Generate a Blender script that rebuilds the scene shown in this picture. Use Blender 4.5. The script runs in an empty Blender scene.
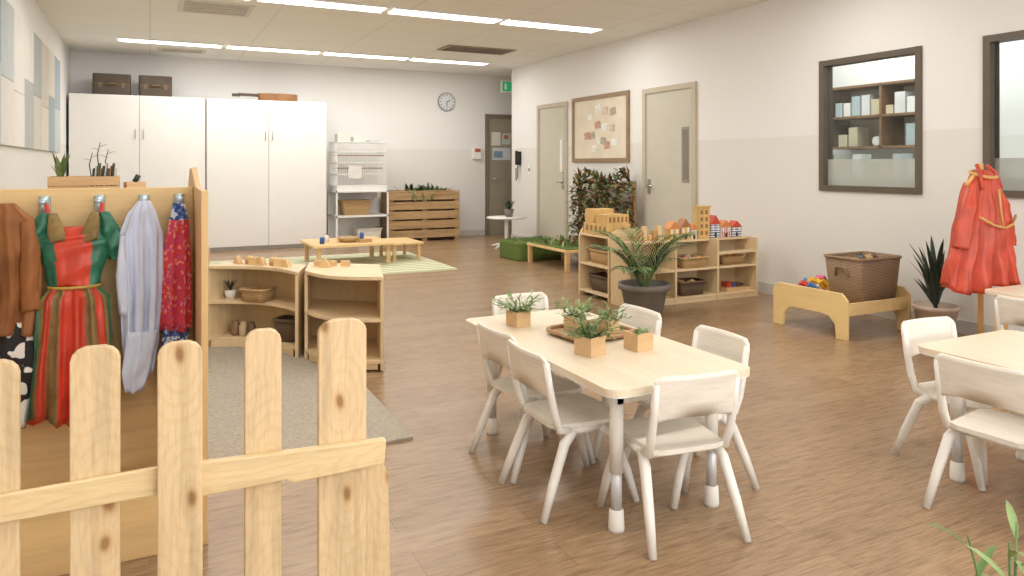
import bpy, bmesh, math, random
from mathutils import Vector, Matrix, Euler
random.seed(7)
SC=bpy.context.scene
SC.view_settings.view_transform='Standard'
pi=math.pi
def lin(r,g,b):
    return tuple(((v/255)/12.92 if v/255<=.04045 else ((v/255+.055)/1.055)**2.4) for v in (r,g,b))+(1,)
# ---------------- materials ----------------
MC={}
def base(name):
    m=bpy.data.materials.new(name); m.use_nodes=True
    nt=m.node_tree; b=nt.nodes['Principled BSDF']
    tc=nt.nodes.new('ShaderNodeTexCoord')
    return m,nt,b,tc
def ramp(nt,fac,stops):
    r=nt.nodes.new('ShaderNodeValToRGB'); e=r.color_ramp.elements
    e[0].position=stops[0][0]; e[0].color=stops[0][1]
    e[1].position=stops[-1][0]; e[1].color=stops[-1][1]
    for p,c in stops[1:-1]:
        x=e.new(p); x.color=c
    nt.links.new(fac,r.inputs[0]); return r.outputs[0]
def mapping(nt,tc,scale,rot=(0,0,0),coord='Object'):
    mp=nt.nodes.new('ShaderNodeMapping'); mp.inputs['Scale'].default_value=scale; mp.inputs['Rotation'].default_value=rot
    nt.links.new(tc.outputs[coord],mp.inputs[0]); return mp.outputs[0]
def noise(nt,vec,scale,detail=3,rough=.5):
    n=nt.nodes.new('ShaderNodeTexNoise'); n.inputs['Scale'].default_value=scale; n.inputs['Detail'].default_value=detail; n.inputs['Roughness'].default_value=rough
    nt.links.new(vec,n.inputs['Vector']); return n.outputs['Fac']
def bump(nt,b,h,st,dist=.002):
    bp=nt.nodes.new('ShaderNodeBump'); bp.inputs['Strength'].default_value=st; bp.inputs['Distance'].default_value=dist
    nt.links.new(h,bp.inputs['Height']); nt.links.new(bp.outputs[0],b.inputs['Normal'])
def sc(c,k): return tuple(min(1,v*k) for v in c[:3])+(1,)
def M(name,rgb,rough=.5,var=.06,scale=6,metal=0,bmp=0):
    if name in MC: return MC[name]
    m,nt,b,tc=base(name); c=lin(*rgb)
    f=noise(nt,tc.outputs['Object'],scale)
    col=ramp(nt,f,[(.3,sc(c,1-var)),(.7,sc(c,1+var))])
    nt.links.new(col,b.inputs['Base Color']); b.inputs['Roughness'].default_value=rough; b.inputs['Metallic'].default_value=metal
    if bmp: bump(nt,b,noise(nt,tc.outputs['Object'],scale*12),bmp)
    MC[name]=m; return m
def mixmul(nt,a,b_,f):
    mx=nt.nodes.new('ShaderNodeMix'); mx.data_type='RGBA'; mx.blend_type='MULTIPLY'; mx.inputs[0].default_value=f
    nt.links.new(a,mx.inputs[6]); nt.links.new(b_,mx.inputs[7]); return mx.outputs[2]
def wood(name,rgb,dark=.82,axis=0,rough=.45,scale=14,knots=False):
    if name in MC: return MC[name]
    m,nt,b,tc=base(name); c=lin(*rgb)
    s=[1,1,1]; s[axis]=.08
    v=mapping(nt,tc,tuple(s))
    f=noise(nt,v,scale,4,.6)
    col=ramp(nt,f,[(.32,sc(c,dark)),(.5,c),(.68,sc(c,1.06))])
    f2=noise(nt,v,scale*6,3,.6)
    fc=ramp(nt,f2,[(.3,(dark,dark*.95,dark*.88,1)),(.55,(1,1,1,1))])
    out=mixmul(nt,col,fc,.5)
    if knots:
        vo=nt.nodes.new('ShaderNodeTexVoronoi'); vo.voronoi_dimensions='2D'; vo.inputs['Scale'].default_value=1
        if axis==2: kv=mapping(nt,tc,(8,1,4.2),(pi/2,0,0))
        else: kv=mapping(nt,tc,(3,1,9),(pi/2,0,0))
        nz=nt.nodes.new('ShaderNodeVectorMath'); nz.operation='ADD'
        nn=nt.nodes.new('ShaderNodeTexNoise'); nn.inputs['Scale'].default_value=2.5; nt.links.new(kv,nn.inputs['Vector'])
        scn=nt.nodes.new('ShaderNodeVectorMath'); scn.operation='SCALE'; scn.inputs['Scale'].default_value=.12; nt.links.new(nn.outputs['Color'],scn.inputs[0])
        nt.links.new(kv,nz.inputs[0]); nt.links.new(scn.outputs[0],nz.inputs[1])
        nt.links.new(nz.outputs[0],vo.inputs['Vector'])
        kc=ramp(nt,vo.outputs['Distance'],[(.035,(.42,.28,.18,1)),(.065,(.66,.52,.38,1)),(.09,(.88,.79,.68,1)),(.15,(1,1,1,1))])
        out=mixmul(nt,out,kc,.9)
        mt=nt.nodes.new('ShaderNodeMath'); mt.operation='MULTIPLY'; mt.inputs[1].default_value=45; nt.links.new(vo.outputs['Distance'],mt.inputs[0])
        sn=nt.nodes.new('ShaderNodeMath'); sn.operation='SINE'; nt.links.new(mt.outputs[0],sn.inputs[0])
        rc=ramp(nt,sn.outputs[0],[(0,(1,1,1,1)),(.9,(.94,.89,.82,1))]); out=mixmul(nt,out,rc,.6)
    nt.links.new(out,b.inputs['Base Color']); b.inputs['Roughness'].default_value=rough
    MC[name]=m; return m
def spots(name,cols,scale=30,rough=.8):
    if name in MC: return MC[name]
    m,nt,b,tc=base(name)
    vo=nt.nodes.new('ShaderNodeTexVoronoi'); vo.inputs['Scale'].default_value=scale
    nt.links.new(tc.outputs['Object'],vo.inputs['Vector'])
    sp=nt.nodes.new('ShaderNodeSeparateColor'); nt.links.new(vo.outputs['Color'],sp.inputs[0])
    n=len(cols); st=[(i/n,lin(*c)) for i,c in enumerate(cols)]
    col=ramp(nt,sp.outputs[0],st)
    for nd in nt.nodes:
        if nd.type=='VALTORGB': nd.color_ramp.interpolation='CONSTANT'
    nt.links.new(col,b.inputs['Base Color']); b.inputs['Roughness'].default_value=rough
    MC[name]=m; return m
def patches(name,c1,c2,scale=14,th=.5,rough=.8):
    m,nt,b,tc=base(name); f=noise(nt,tc.outputs['Object'],scale,1,.3)
    col=ramp(nt,f,[(th-.01,lin(*c1)),(th+.01,lin(*c2))]); nt.links.new(col,b.inputs['Base Color']); b.inputs['Roughness'].default_value=rough; return m
def stripes(name,c1,c2,axis=0,scale=8,rough=.9):
    if name in MC: return MC[name]
    m,nt,b,tc=base(name)
    w=nt.nodes.new('ShaderNodeTexWave'); w.bands_direction='XYZ'[axis]; w.inputs['Scale'].default_value=scale; w.inputs['Distortion'].default_value=.3
    nt.links.new(tc.outputs['Object'],w.inputs[0])
    col=ramp(nt,w.outputs['Fac'],[(.4,lin(*c1)),(.6,lin(*c2))])
    nt.links.new(col,b.inputs['Base Color']); b.inputs['Roughness'].default_value=rough
    bump(nt,b,noise(nt,tc.outputs['Object'],200),.4)
    MC[name]=m; return m
def emis(name,rgb,st):
    m,nt,b,tc=base(name); b.inputs['Base Color'].default_value=lin(*rgb)
    b.inputs['Emission Color'].default_value=lin(*rgb); b.inputs['Emission Strength'].default_value=st
    return m
def weave(name,rgb):
    if name in MC: return MC[name]
    m,nt,b,tc=base(name); c=lin(*rgb)
    w=nt.nodes.new('ShaderNodeTexWave'); w.bands_direction='Z'; w.inputs['Scale'].default_value=28; w.inputs['Distortion'].default_value=3; w.inputs['Detail Scale'].default_value=4
    nt.links.new(tc.outputs['Object'],w.inputs[0])
    col=ramp(nt,w.outputs['Fac'],[(.1,sc(c,.55)),(.6,sc(c,1.1))])
    nt.links.new(col,b.inputs['Base Color']); b.inputs['Roughness'].default_value=.8
    bump(nt,b,w.outputs['Fac'],.8,.004)
    MC[name]=m; return m
def floor_mat():
    m,nt,b,tc=base('floor_planks')
    br=nt.nodes.new('ShaderNodeTexBrick'); br.offset=.37
    br.inputs['Scale'].default_value=1; br.inputs['Brick Width'].default_value=1.2; br.inputs['Row Height'].default_value=.15
    br.inputs['Mortar Size'].default_value=.0012; br.inputs['Mortar Smooth'].default_value=.4; br.inputs['Bias'].default_value=0
    br.inputs['Color1'].default_value=lin(172,143,112); br.inputs['Color2'].default_value=lin(159,130,100); br.inputs['Mortar'].default_value=lin(126,100,75)
    nt.links.new(tc.outputs['Object'],br.inputs['Vector'])
    f=noise(nt,mapping(nt,tc,(1.4,9,1)),4,6,.65)
    g=ramp(nt,f,[(.25,(.58,.56,.53,1)),(.5,(.96,.96,.96,1)),(.72,(1.14,1.13,1.12,1))])
    f2=noise(nt,mapping(nt,tc,(3.5,45,1)),3,4,.65)
    g2=ramp(nt,f2,[(.3,(.66,.64,.61,1)),(.6,(1.04,1.04,1.04,1))])
    out=mixmul(nt,mixmul(nt,br.outputs['Color'],g,.88),g2,.92)
    nt.links.new(out,b.inputs['Base Color']); b.inputs['Roughness'].default_value=.27
    bump(nt,b,f2,.15,.001)
    return m
def ceil_mat():
    m,nt,b,tc=base('ceiling_tiles')
    br=nt.nodes.new('ShaderNodeTexBrick'); br.offset=0
    br.inputs['Scale'].default_value=1; br.inputs['Brick Width'].default_value=1.2; br.inputs['Row Height'].default_value=.6
    br.inputs['Mortar Size'].default_value=.010; br.inputs['Mortar Smooth'].default_value=.3
    br.inputs['Color1'].default_value=lin(244,242,238); br.inputs['Color2'].default_value=lin(242,240,236); br.inputs['Mortar'].default_value=lin(229,226,221)
    nt.links.new(tc.outputs['Object'],br.inputs['Vector'])
    nt.links.new(br.outputs['Color'],b.inputs['Base Color']); b.inputs['Roughness'].default_value=.9
    bump(nt,b,noise(nt,tc.outputs['Object'],150),.2)
    return m
def wall_mat():
    m,nt,b,tc=base('wall_paint_two_tone')
    ge=nt.nodes.new('ShaderNodeNewGeometry'); sx=nt.nodes.new('ShaderNodeSeparateXYZ'); nt.links.new(ge.outputs['Position'],sx.inputs[0])
    mr=nt.nodes.new('ShaderNodeMapRange'); mr.inputs[1].default_value=1.515; mr.inputs[2].default_value=1.525
    nt.links.new(sx.outputs[2],mr.inputs[0])
    col=ramp(nt,mr.outputs[0],[(0,lin(230,228,224)),(1,lin(238,237,236))])
    nt.links.new(col,b.inputs['Base Color']); b.inputs['Roughness'].default_value=.6
    bump(nt,b,noise(nt,tc.outputs['Object'],90),.05)
    return m
def glass_mat(name,frost=0.0):
    m=bpy.data.materials.new(name); m.use_nodes=True; nt=m.node_tree; nt.nodes.clear()
    o=nt.nodes.new('ShaderNodeOutputMaterial'); mx=nt.nodes.new('ShaderNodeMixShader'); t=nt.nodes.new('ShaderNodeBsdfTransparent'); g=nt.nodes.new('ShaderNodeBsdfGlossy')
    g.inputs['Roughness'].default_value=.02; fr=nt.nodes.new('ShaderNodeFresnel'); fr.inputs[0].default_value=1.45
    t.inputs[0].default_value=(.88,.92,.92,1)
    nt.links.new(fr.outputs[0],mx.inputs[0]); nt.links.new(t.outputs[0],mx.inputs[1]); nt.links.new(g.outputs[0],mx.inputs[2])
    out=mx.outputs[0]
    if frost:
        d=nt.nodes.new('ShaderNodeBsdfDiffuse'); d.inputs[0].default_value=lin(215,216,210)
        tl=nt.nodes.new('ShaderNodeBsdfTranslucent'); tl.inputs[0].default_value=lin(215,218,210)
        a=nt.nodes.new('ShaderNodeMixShader'); a.inputs[0].default_value=.5; nt.links.new(d.outputs[0],a.inputs[1]); nt.links.new(tl.outputs[0],a.inputs[2])
        b2=nt.nodes.new('ShaderNodeMixShader'); b2.inputs[0].default_value=frost; nt.links.new(out,b2.inputs[1]); nt.links.new(a.outputs[0],b2.inputs[2]); out=b2.outputs[0]
    nt.links.new(out,o.inputs[0]); return m
FLOOR=floor_mat(); CEIL=ceil_mat(); WALL=wall_mat(); GLASS=glass_mat('window_glass'); FROST=glass_mat('frosted_glass',.6)
WHITE=M('white_paint',(240,239,236),.4,.02); CABW=M('cabinet_laminate',(238,236,233),.35,.012)
BASEB=M('skirting_vinyl',(204,200,195),.5,.03)
BIRCH=wood('birch_ply',(232,208,168),.9,0); BIRCHZ=wood('birch_ply_upright',(229,204,162),.9,2)
YEL=wood('yellow_ply',(232,198,142),.9,0); YELZ=wood('yellow_ply_upright',(222,184,130),.9,2)
PINE=wood('pine_paling',(226,200,158),.8,2,.55,30,True); PINEX=wood('pine_rail',(232,207,160),.86,0,.5,30,True)
WASH=wood('whitewashed_ply',(238,232,221),.9,0,.45,30); TOPW=wood('table_laminate',(235,221,197),.94,1,.32,24)
CREAM=M('cream_legs',(238,235,228),.4,.02); METAL=M('brushed_metal',(200,200,200),.3,.03,metal=.9)
DARKB=M('dark_bronze_frame',(98,88,76),.45,.05); BLACK=M('black_plastic',(25,24,24),.4,.05)
GREYDOOR=M('door_grey',(202,198,184),.45,.02); FRAMEC=M('door_frame',(196,186,166),.45,.02)
PALLET=wood('pallet_timber',(186,152,110),.66,0,.7,16)
LEAF=M('leaf_green',(90,118,60),.5,.25,20); LEAF2=M('leaf_dark',(42,58,46),.45,.25,20); LEAFP=M('leaf_pale',(130,152,94),.5,.2,25)
LEAFR=M('leaf_red',(136,92,62),.6,.25,20); LEAFB=M('leaf_brown',(138,120,68),.6,.3,20); SOIL=M('soil',(60,44,32),.9,.3,40,bmp=.5)
GREY=M('grey_pot',(122,116,108),.6,.06); BASK=weave('wicker_brown',(164,136,108)); BASKD=weave('wicker_dark',(112,92,72)); BASKL=weave('wicker_tan',(208,172,122))
# ---------------- mesh builder ----------------
class MB:
    def __init__(s,name): s.name=name; s.bm=bmesh.new(); s.mats=[]
    def mi(s,m):
        if m not in s.mats: s.mats.append(m)
        return s.mats.index(m)
    def face(s,vs,m,smooth=False):
        try: f=s.bm.faces.new(vs)
        except ValueError: return
        f.material_index=s.mi(m); f.smooth=smooth
    def v(s,p): return s.bm.verts.new(p)
    def box(s,c,d,m,rot=(0,0,0)):
        R=Euler(rot).to_matrix(); c=Vector(c); vs=[]
        for x in (-.5,.5):
            for y in (-.5,.5):
                for z in (-.5,.5): vs.append(s.v(c+R@Vector((x*d[0],y*d[1],z*d[2]))))
        for q in ((0,1,3,2),(4,6,7,5),(0,4,5,1),(2,3,7,6),(0,2,6,4),(1,5,7,3)): s.face([vs[i] for i in q],m)
    def bx(s,x0,x1,y0,y1,z0,z1,m): s.box(((x0+x1)/2,(y0+y1)/2,(z0+z1)/2),(x1-x0,y1-y0,z1-z0),m)
    def tube(s,pts,rad,m,seg=10,flat=1.0,caps=True):
        pts=[Vector(p) for p in pts]; n=len(pts)
        if not hasattr(rad,'__len__'): rad=[rad]*n
        rings=[]; prev=None
        for i,p in enumerate(pts):
            t=(pts[min(i+1,n-1)]-pts[max(i-1,0)]).normalized()
            if prev is None:
                a=Vector((0,0,1)) if abs(t.z)<.9 else Vector((1,0,0)); u=t.cross(a).normalized()
            else: u=(prev-t*prev.dot(t)).normalized()
            prev=u; w=t.cross(u)
            rings.append([s.v(p+(u*math.cos(2*pi*k/seg)+w*math.sin(2*pi*k/seg)*flat)*rad[i]) for k in range(seg)])
        for a,b in zip(rings,rings[1:]):
            for k in range(seg): s.face([a[k],a[(k+1)%seg],b[(k+1)%seg],b[k]],m,True)
        if caps: s.face(rings[0][::-1],m); s.face(rings[-1],m)
    def lathe(s,prof,c,m,seg=28,sx=1,sy=1,cap0=True,cap1=False,mats=None):
        c=Vector(c); rings=[[s.v(c+Vector((r*math.cos(2*pi*k/seg)*sx,r*math.sin(2*pi*k/seg)*sy,z))) for k in range(seg)] for r,z in prof]
        for i,(a,b) in enumerate(zip(rings,rings[1:])):
            mm=mats[i] if mats else m
            for k in range(seg): s.face([a[k],a[(k+1)%seg],b[(k+1)%seg],b[k]],mm,True)
        if cap0: s.face(rings[0][::-1],m)
        if cap1: s.face(rings[-1],m)
    def prism(s,poly,z0,z1,m,T=None,smooth=False):
        T=T or Matrix.Identity(4)
        a=[s.v(T@Vector((x,y,z0))) for x,y in poly]; b=[s.v(T@Vector((x,y,z1))) for x,y in poly]
        n=len(poly)
        for k in range(n): s.face([a[k],a[(k+1)%n],b[(k+1)%n],b[k]],m,smooth)
        s.face(a[::-1],m); s.face(b,m)
    def loft(s,secs,matf,seg=36,folds=7,amp=.25,sub=6,hem=.008):
        rows=[]
        for i in range(len(secs)-1):
            for j in range(sub):
                t=j/sub; t2=t*t*(3-2*t)*.4+t*.6; rows.append([secs[i][q]*(1-t2)+secs[i+1][q]*t2 for q in range(5)])
        rows.append(list(secs[-1])); rings=[]; N=len(rows)
        ph=random.random()*6
        for i,(x,y,z,hw,hd) in enumerate(rows):
            g=amp*(.3+1.0*i/N); ring=[]
            for k in range(seg):
                a=2*pi*k/seg
                rr=1+g*math.sin(folds*a+ph+i*.05)+g*.5*math.sin(folds*1.0*2*a+ph*2-i*.09)
                ring.append(s.v((x+hw*math.cos(a)*(1+.03*math.sin(5*a+i*.5)),y+hd*math.sin(a)*rr+.004*math.sin(i*.9+3*math.cos(a)),z+hem*math.sin(3*a+ph)*(i/N)**4)))
            rings.append(ring)
        for i,(a,b) in enumerate(zip(rings,rings[1:])):
            for k in range(seg):
                mm=matf(i/N,2*pi*(k+.5)/seg) if callable(matf) else matf
                s.face([a[k],b[k],b[(k+1)%seg],a[(k+1)%seg]],mm,True)
        s.face(rings[0],matf(0,4.7) if callable(matf) else matf); s.face(rings[-1][::-1],matf(1,4.7) if callable(matf) else matf)
    def leaf(s,b,d,L,w,m,droop=.3,n=5,prof=None,fold=.25):
        b=Vector(b); d=Vector(d).normalized(); up=Vector((0,0,1))
        side=d.cross(up)
        if side.length<.05: side=Vector((random.uniform(-1,1),random.uniform(-1,1),0))
        side.normalize(); pts=[]; p=b.copy(); dd=d.copy()
        for i in range(n+1):
            pts.append((p.copy(),dd.copy())); p=p+dd*(L/n); dd=(dd+Vector((0,0,-droop/n*1.5))).normalized()
        row=[]
        for i,(p,dd) in enumerate(pts):
            t=i/n; ww=w*(math.sin(pi*(.12+.88*t))**.8 if i<n else .02)*.5
            nn=side.cross(dd).normalized()
            row.append((s.v(p-side*ww+nn*ww*fold),s.v(p),s.v(p+side*ww+nn*ww*fold)))
        for a,b2 in zip(row,row[1:]):
            s.face([a[0],a[1],b2[1],b2[0]],m,True); s.face([a[1],a[2],b2[2],b2[1]],m,True)
    def mesh(s):
        bmesh.ops.recalc_face_normals(s.bm,faces=s.bm.faces)
        me=bpy.data.meshes.new(s.name); s.bm.to_mesh(me); s.bm.free()
        for m in s.mats: me.materials.append(m)
        return me
    def done(s,loc=(0,0,0),rz=0,bevel=0):
        return put(s.name,s.mesh(),loc,rz,bevel)
def put(name,me,loc=(0,0,0),rz=0,bevel=0):
    o=bpy.data.objects.new(name,me); SC.collection.objects.link(o); o.location=loc; o.rotation_euler=(0,0,rz)
    if bevel:
        b=o.modifiers.new('bevel','BEVEL'); b.width=bevel; b.segments=2; b.limit_method='ANGLE'; b.angle_limit=math.radians(50)
    return o
def rrect(x0,x1,y0,y1,r,n=5):
    P=[]
    for cx,cy,a0 in ((x1-r,y1-r,0),(x0+r,y1-r,pi/2),(x0+r,y0+r,pi),(x1-r,y0+r,1.5*pi)):
        for i in range(n+1):
            a=a0+pi/2*i/n; P.append((cx+r*math.cos(a),cy+r*math.sin(a)))
    return P
# ---------------- room ----------------
H=2.85; XR=5.4; XL=-1.0; YB=11.9; YF=-2.6
b=MB('floor'); b.bx(XL-.15,7.3,YF-.15,YB+.15,-.12,0,FLOOR); b.done()
b=MB('ceiling'); b.bx(XL-.15,7.3,YF-.15,YB+.15,H,H+.1,CEIL); b.done()
b=MB('wall_left'); b.bx(XL-.15,XL,YF,YB+.15,0,H,WALL); b.done()
b=MB('wall_back'); b.bx(XL,7.3,YB,YB+.15,0,H,WALL); b.done()
b=MB('wall_front'); b.bx(XL,XR+.15,YF-.15,YF,0,H,WALL); b.done()
b=MB('wall_right')
w1=(3.68,4.65); w2=(2.25,3.21); zz=(1.02,2.18); X0,X1=XR,XR+.15
b.bx(X0,X1,YF,w2[0],0,H,WALL); b.bx(X0,X1,w2[1],w1[0],0,H,WALL); b.bx(X0,X1,w1[1],10.9,0,H,WALL)
for w in (w1,w2): b.bx(X0,X1,w[0],w[1],0,zz[0],WALL); b.bx(X0,X1,w[0],w[1],zz[1],H,WALL)
b.done()
b=MB('wall_alcove'); b.bx(XR+.15,7.15,10.75,10.9,0,H,WALL); b.bx(7.15,7.3,10.9,YB,0,H,WALL); b.done()
b=MB('wall_office'); b.bx(7.0,7.15,1.2,7.6,0,H,WALL); b.bx(X1,7.0,1.05,1.2,0,H,WALL); b.bx(X1,7.0,7.6,7.75,0,H,WALL); b.done()
b=MB('baseboard_right')
for y0,y1 in ((YF,6.27),(7.29,9.04),(10.0,10.9)): b.bx(XR-.014,XR-.001,y0,y1,0,.1,BASEB)
b.done()
b=MB('baseboard_back'); b.bx(XL+.01,5.35,YB-.014,YB-.001,0,.1,BASEB); b.done()
b=MB('baseboard_left'); b.bx(XL+.001,XL+.014,YF,YB-.02,0,.1,BASEB); b.done()
# windows
for i,w in enumerate((w1,w2)):
    b=MB('window_%d'%(i+1)); t=.05; xa,xb=XR-.02,XR+.10
    b.bx(xa,xb,w[0]+.001,w[0]+t,zz[0],zz[1],DARKB); b.bx(xa,xb,w[1]-t,w[1]-.001,zz[0],zz[1],DARKB)
    b.bx(xa,xb,w[0]+t,w[1]-t,zz[1]-t,zz[1]-.001,DARKB); b.bx(xa,xb,w[0]+t,w[1]-t,zz[0]+.001,zz[0]+t,DARKB)
    b.bx(XR+.04,XR+.046,w[0]+t,w[1]-t,1.30,zz[1]-t,GLASS)
    b.bx(XR+.04,XR+.046,w[0]+t,w[1]-t,zz[0]+t,1.30,FROST); b.done()
# doors right wall
VIS=M('vision_glass_dark',(130,122,110),.2,.05)
for i,(y0,y1) in enumerate(((6.30,7.26),(9.07,9.97))):
    b=MB('door_%d'%(i+1))
    b.bx(XR-.03,XR-.001,y0,y0+.06,0,2.17,FRAMEC); b.bx(XR-.03,XR-.001,y1-.06,y1,0,2.17,FRAMEC); b.bx(XR-.03,XR-.001,y0+.06,y1-.06,2.11,2.17,FRAMEC)
    b.bx(XR-.012,XR-.001,y0+.06,y1-.06,.005,2.11,GREYDOOR)
    if i==0:
        b.bx(XR-.018,XR-.010,y0+.12,y0+.24,1.05,1.68,M('vision_frame',(150,142,130),.4)); b.bx(XR-.021,XR-.012,y0+.14,y0+.22,1.08,1.65,VIS)
        hy=y1-.12; sg=-1
    else: hy=y0+.12; sg=1
    b.tube([(XR-.012,hy,1.0),(XR-.06,hy,1.0),(XR-.06,hy+sg*.12,1.0)],.009,METAL)
    b.bx(XR-.016,XR-.010,hy-.03,hy+.03,.9,1.08,METAL)
    if i==1: b.bx(XR-.05,XR-.012,hy-.03,hy+.03,1.15,1.62,WHITE)
    b.done()
b=MB('door_3'); OL=M('door_olive',(158,150,132),.5,.04); OL2=M('door_olive_dark',(128,118,100),.5,.04)
b.bx(5.36,5.43,YB-.04,YB-.001,0,2.16,OL2); b.bx(5.43,6.3,YB-.04,YB-.001,2.09,2.16,OL2); b.bx(6.3,6.37,YB-.04,YB-.001,0,2.16,OL2)
b.bx(5.43,6.3,YB-.02,YB-.001,.005,2.09,OL); b.bx(5.50,5.86,YB-.024,YB-.019,1.34,1.56,M('door_poster',(216,218,222),.5)); b.bx(5.52,5.70,YB-.0245,YB-.0235,1.38,1.50,M('poster_blue',(130,155,180),.5))
b.bx(5.48,5.66,YB-.024,YB-.019,1.60,1.84,M('door_poster_b',(226,222,210),.5)); b.bx(5.69,5.86,YB-.024,YB-.019,1.62,1.82,M('door_poster_c',(196,206,200),.5)); b.bx(5.72,5.82,YB-.0245,YB-.0235,1.72,1.79,M('poster_red',(190,110,90),.5))
b.tube([(5.5,YB-.02,1.0),(5.5,YB-.07,1.0),(5.62,YB-.07,1.0)],.01,METAL); b.done()
b=MB('exit_sign'); EG=emis('exit_green',(40,150,95),.5)
b.bx(5.40,5.80,11.3,11.33,2.50,2.70,WHITE); b.bx(5.42,5.78,11.295,11.3,2.52,2.68,EG); b.bx(5.46,5.50,11.291,11.295,2.55,2.65,WHITE); b.tube([(5.6,11.315,2.70),(5.6,11.315,H)],.01,WHITE); b.done()
# ceiling lights; front rows out of view are added for lighting
PAN=emis('light_panel',(255,253,246),5.0)
def light(name,loc,sx,sy,power,col=(1,.972,.93),rot=(0,0,0)):
    l=bpy.data.lights.new(name,'AREA'); l.shape='RECTANGLE'; l.size=sx; l.size_y=sy; l.energy=power; l.color=col
    o=bpy.data.objects.new(name,l); SC.collection.objects.link(o); o.location=loc; o.rotation_euler=rot; return o
for y,pw in ((10.5,56),(7.3,54),(4.1,44),(.9,33),(-1.6,38)):
    b=MB('ceiling_light_panel')
    for k in range(4):
        x=-.35+1.3*k; b.bx(x,x+1.2,y-.13,y+.13,H-.012,H-.001,PAN); 
        for (a,c,e,f) in ((x-.02,x+1.22,y-.15,y-.13),(x-.02,x+1.22,y+.13,y+.15)): b.bx(a,c,e,f,H-.016,H-.001,WHITE)
    b.done()
    light('ceiling_lamp',(2.25,y,H-.03),5.0,.26,pw)
light('added_fill_light',(2.4,YF+.25,1.55),4.6,1.9,100,(.97,.98,1),(pi/2,0,0))  # unseen fill lamp added behind the camera, standing in for daylight
b=MB('window_3')  # unseen frame and pane added on the solid wall behind the fill lamp
for x in (.05,2.4,4.75): b.bx(x-.03,x+.03,YF+.001,YF+.06,.55,2.5,DARKB)
b.bx(.05,4.75,YF+.001,YF+.06,.52,.58,DARKB); b.bx(.05,4.75,YF+.001,YF+.06,2.5,2.56,DARKB); b.bx(.08,4.72,YF+.01,YF+.02,.58,2.5,GLASS); b.done()
light('office_lamp',(6.3,4.6,H-.03),1.0,2.5,48)
W=bpy.data.worlds.new('world'); SC.world=W; W.use_nodes=True; W.node_tree.nodes['Background'].inputs[0].default_value=(.6,.7,.8,1); W.node_tree.nodes['Background'].inputs[1].default_value=.3
# vents
VB=M('vent_bronze',(160,144,120),.5); VC=M('vent_cream',(222,216,208),.6); VD=M('vent_slot',(120,110,100),.7)
b=MB('ceiling_vent'); b.bx(3.55,4.55,9.05,9.5,H-.015,H-.001,VB)
for k in range(6): b.bx(3.6,4.5,9.09+k*.068,9.12+k*.068,H-.02,H-.014,VD)
b.done()
VS=M('vent_slot_light',(186,180,172),.7)
b=MB('ceiling_vent'); b.bx(.25,.95,7.7,8.3,H-.012,H-.001,VC)
for k in range(6): b.bx(.3,.9,7.75+k*.09,7.77+k*.09,H-.018,H-.011,VS)
b.done()
b=MB('ceiling_vent'); b.bx(.1,.7,11.0,11.3,H-.012,H-.001,VC)
for k in range(3): b.bx(.15,.65,11.05+k*.08,11.07+k*.08,H-.018,H-.011,VS)
b.done()
# acoustic panels left wall
cols=[(172,186,194),(218,213,206),(233,230,225),(200,209,212),(226,221,214),(184,190,190),(230,227,222)]
b=MB('acoustic_wall_panel'); y=5.3
for k in range(9):
    wd=.55; off=(.0,.25,.1)[k%3]
    zs=[1.40,1.85+off*.6,2.5]
    for j in range(2):
        q=(k*3+j*4)%7; b.bx(XL+.001,XL+.03,y,y+wd,zs[j],zs[j+1]-.004,M('felt_%d'%q,cols[q],.95,.03))
    y+=wd+.008
b.done(bevel=.004)
# pinboard
b=MB('framed_pinboard'); FR=wood('frame_oak',(156,130,98),.8,1)
y0,y1,z0,z1=7.55,8.92,1.29,2.19
b.bx(XR-.03,XR-.001,y0,y0+.05,z0,z1,FR); b.bx(XR-.03,XR-.001,y1-.05,y1,z0,z1,FR); b.bx(XR-.03,XR-.001,y0+.05,y1-.05,z0,z0+.05,FR); b.bx(XR-.03,XR-.001,y0+.05,y1-.05,z1-.05,z1,FR)
b.bx(XR-.012,XR-.001,y0+.05,y1-.05,z0+.05,z1-.05,M('pin_cork',(230,219,200),.9))
for k,(u,w_) in enumerate(((.25,.2),(.42,.16),(.6,.22),(.78,.3),(.3,.38),(.47,.4),(.64,.44),(.82,.55),(.28,.6),(.46,.62),(.63,.66),(.9,.3),(.7,.12),(.5,.22))):
    b.box((XR-.0135-.0004*k,y0+.08+u*1.0,z0+.06+w_),(.002,.13,.095),M('pinned_photo_%d'%(k%5),((242,240,234),(196,150,130),(238,232,222),(176,168,150),(214,190,176))[k%5],.5,.25,30),(random.uniform(-.15,.15),0,0))
b.done()
# wall phone, switch, notice, clock
b=MB('wall_phone'); b.box((XR-.03,10.6,1.36),(.055,.12,.22),BLACK); b.tube([(XR-.075,10.57,1.48),(XR-.085,10.57,1.42),(XR-.085,10.57,1.33),(XR-.075,10.57,1.27)],[.025,.016,.016,.025],BLACK)
b.tube([(XR-.04,10.6,1.25),(XR-.05,10.58,1.05),(XR-.05,10.64,1.0),(XR-.04,10.66,1.2)],.008,BLACK); b.done(bevel=.006)
b=MB('light_switch'); b.bx(XR-.012,XR-.001,10.2,10.3,1.1,1.25,WHITE); b.bx(XR-.016,XR-.012,10.23,10.27,1.15,1.2,GREY); b.done()
b=MB('wall_notice'); b.bx(5.12,5.27,YB-.06,YB-.001,1.36,1.56,WHITE); b.bx(5.14,5.25,YB-.064,YB-.06,1.48,1.54,M('notice_red',(190,90,70))); b.done(bevel=.006)
b=MB('wall_clock'); T=Matrix.Translation((4.62,YB,2.35))@Matrix.Rotation(pi/2,4,'X')
circ=lambda r,n=40:[(r*math.cos(2*pi*k/n),r*math.sin(2*pi*k/n)) for k in range(n)]
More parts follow.
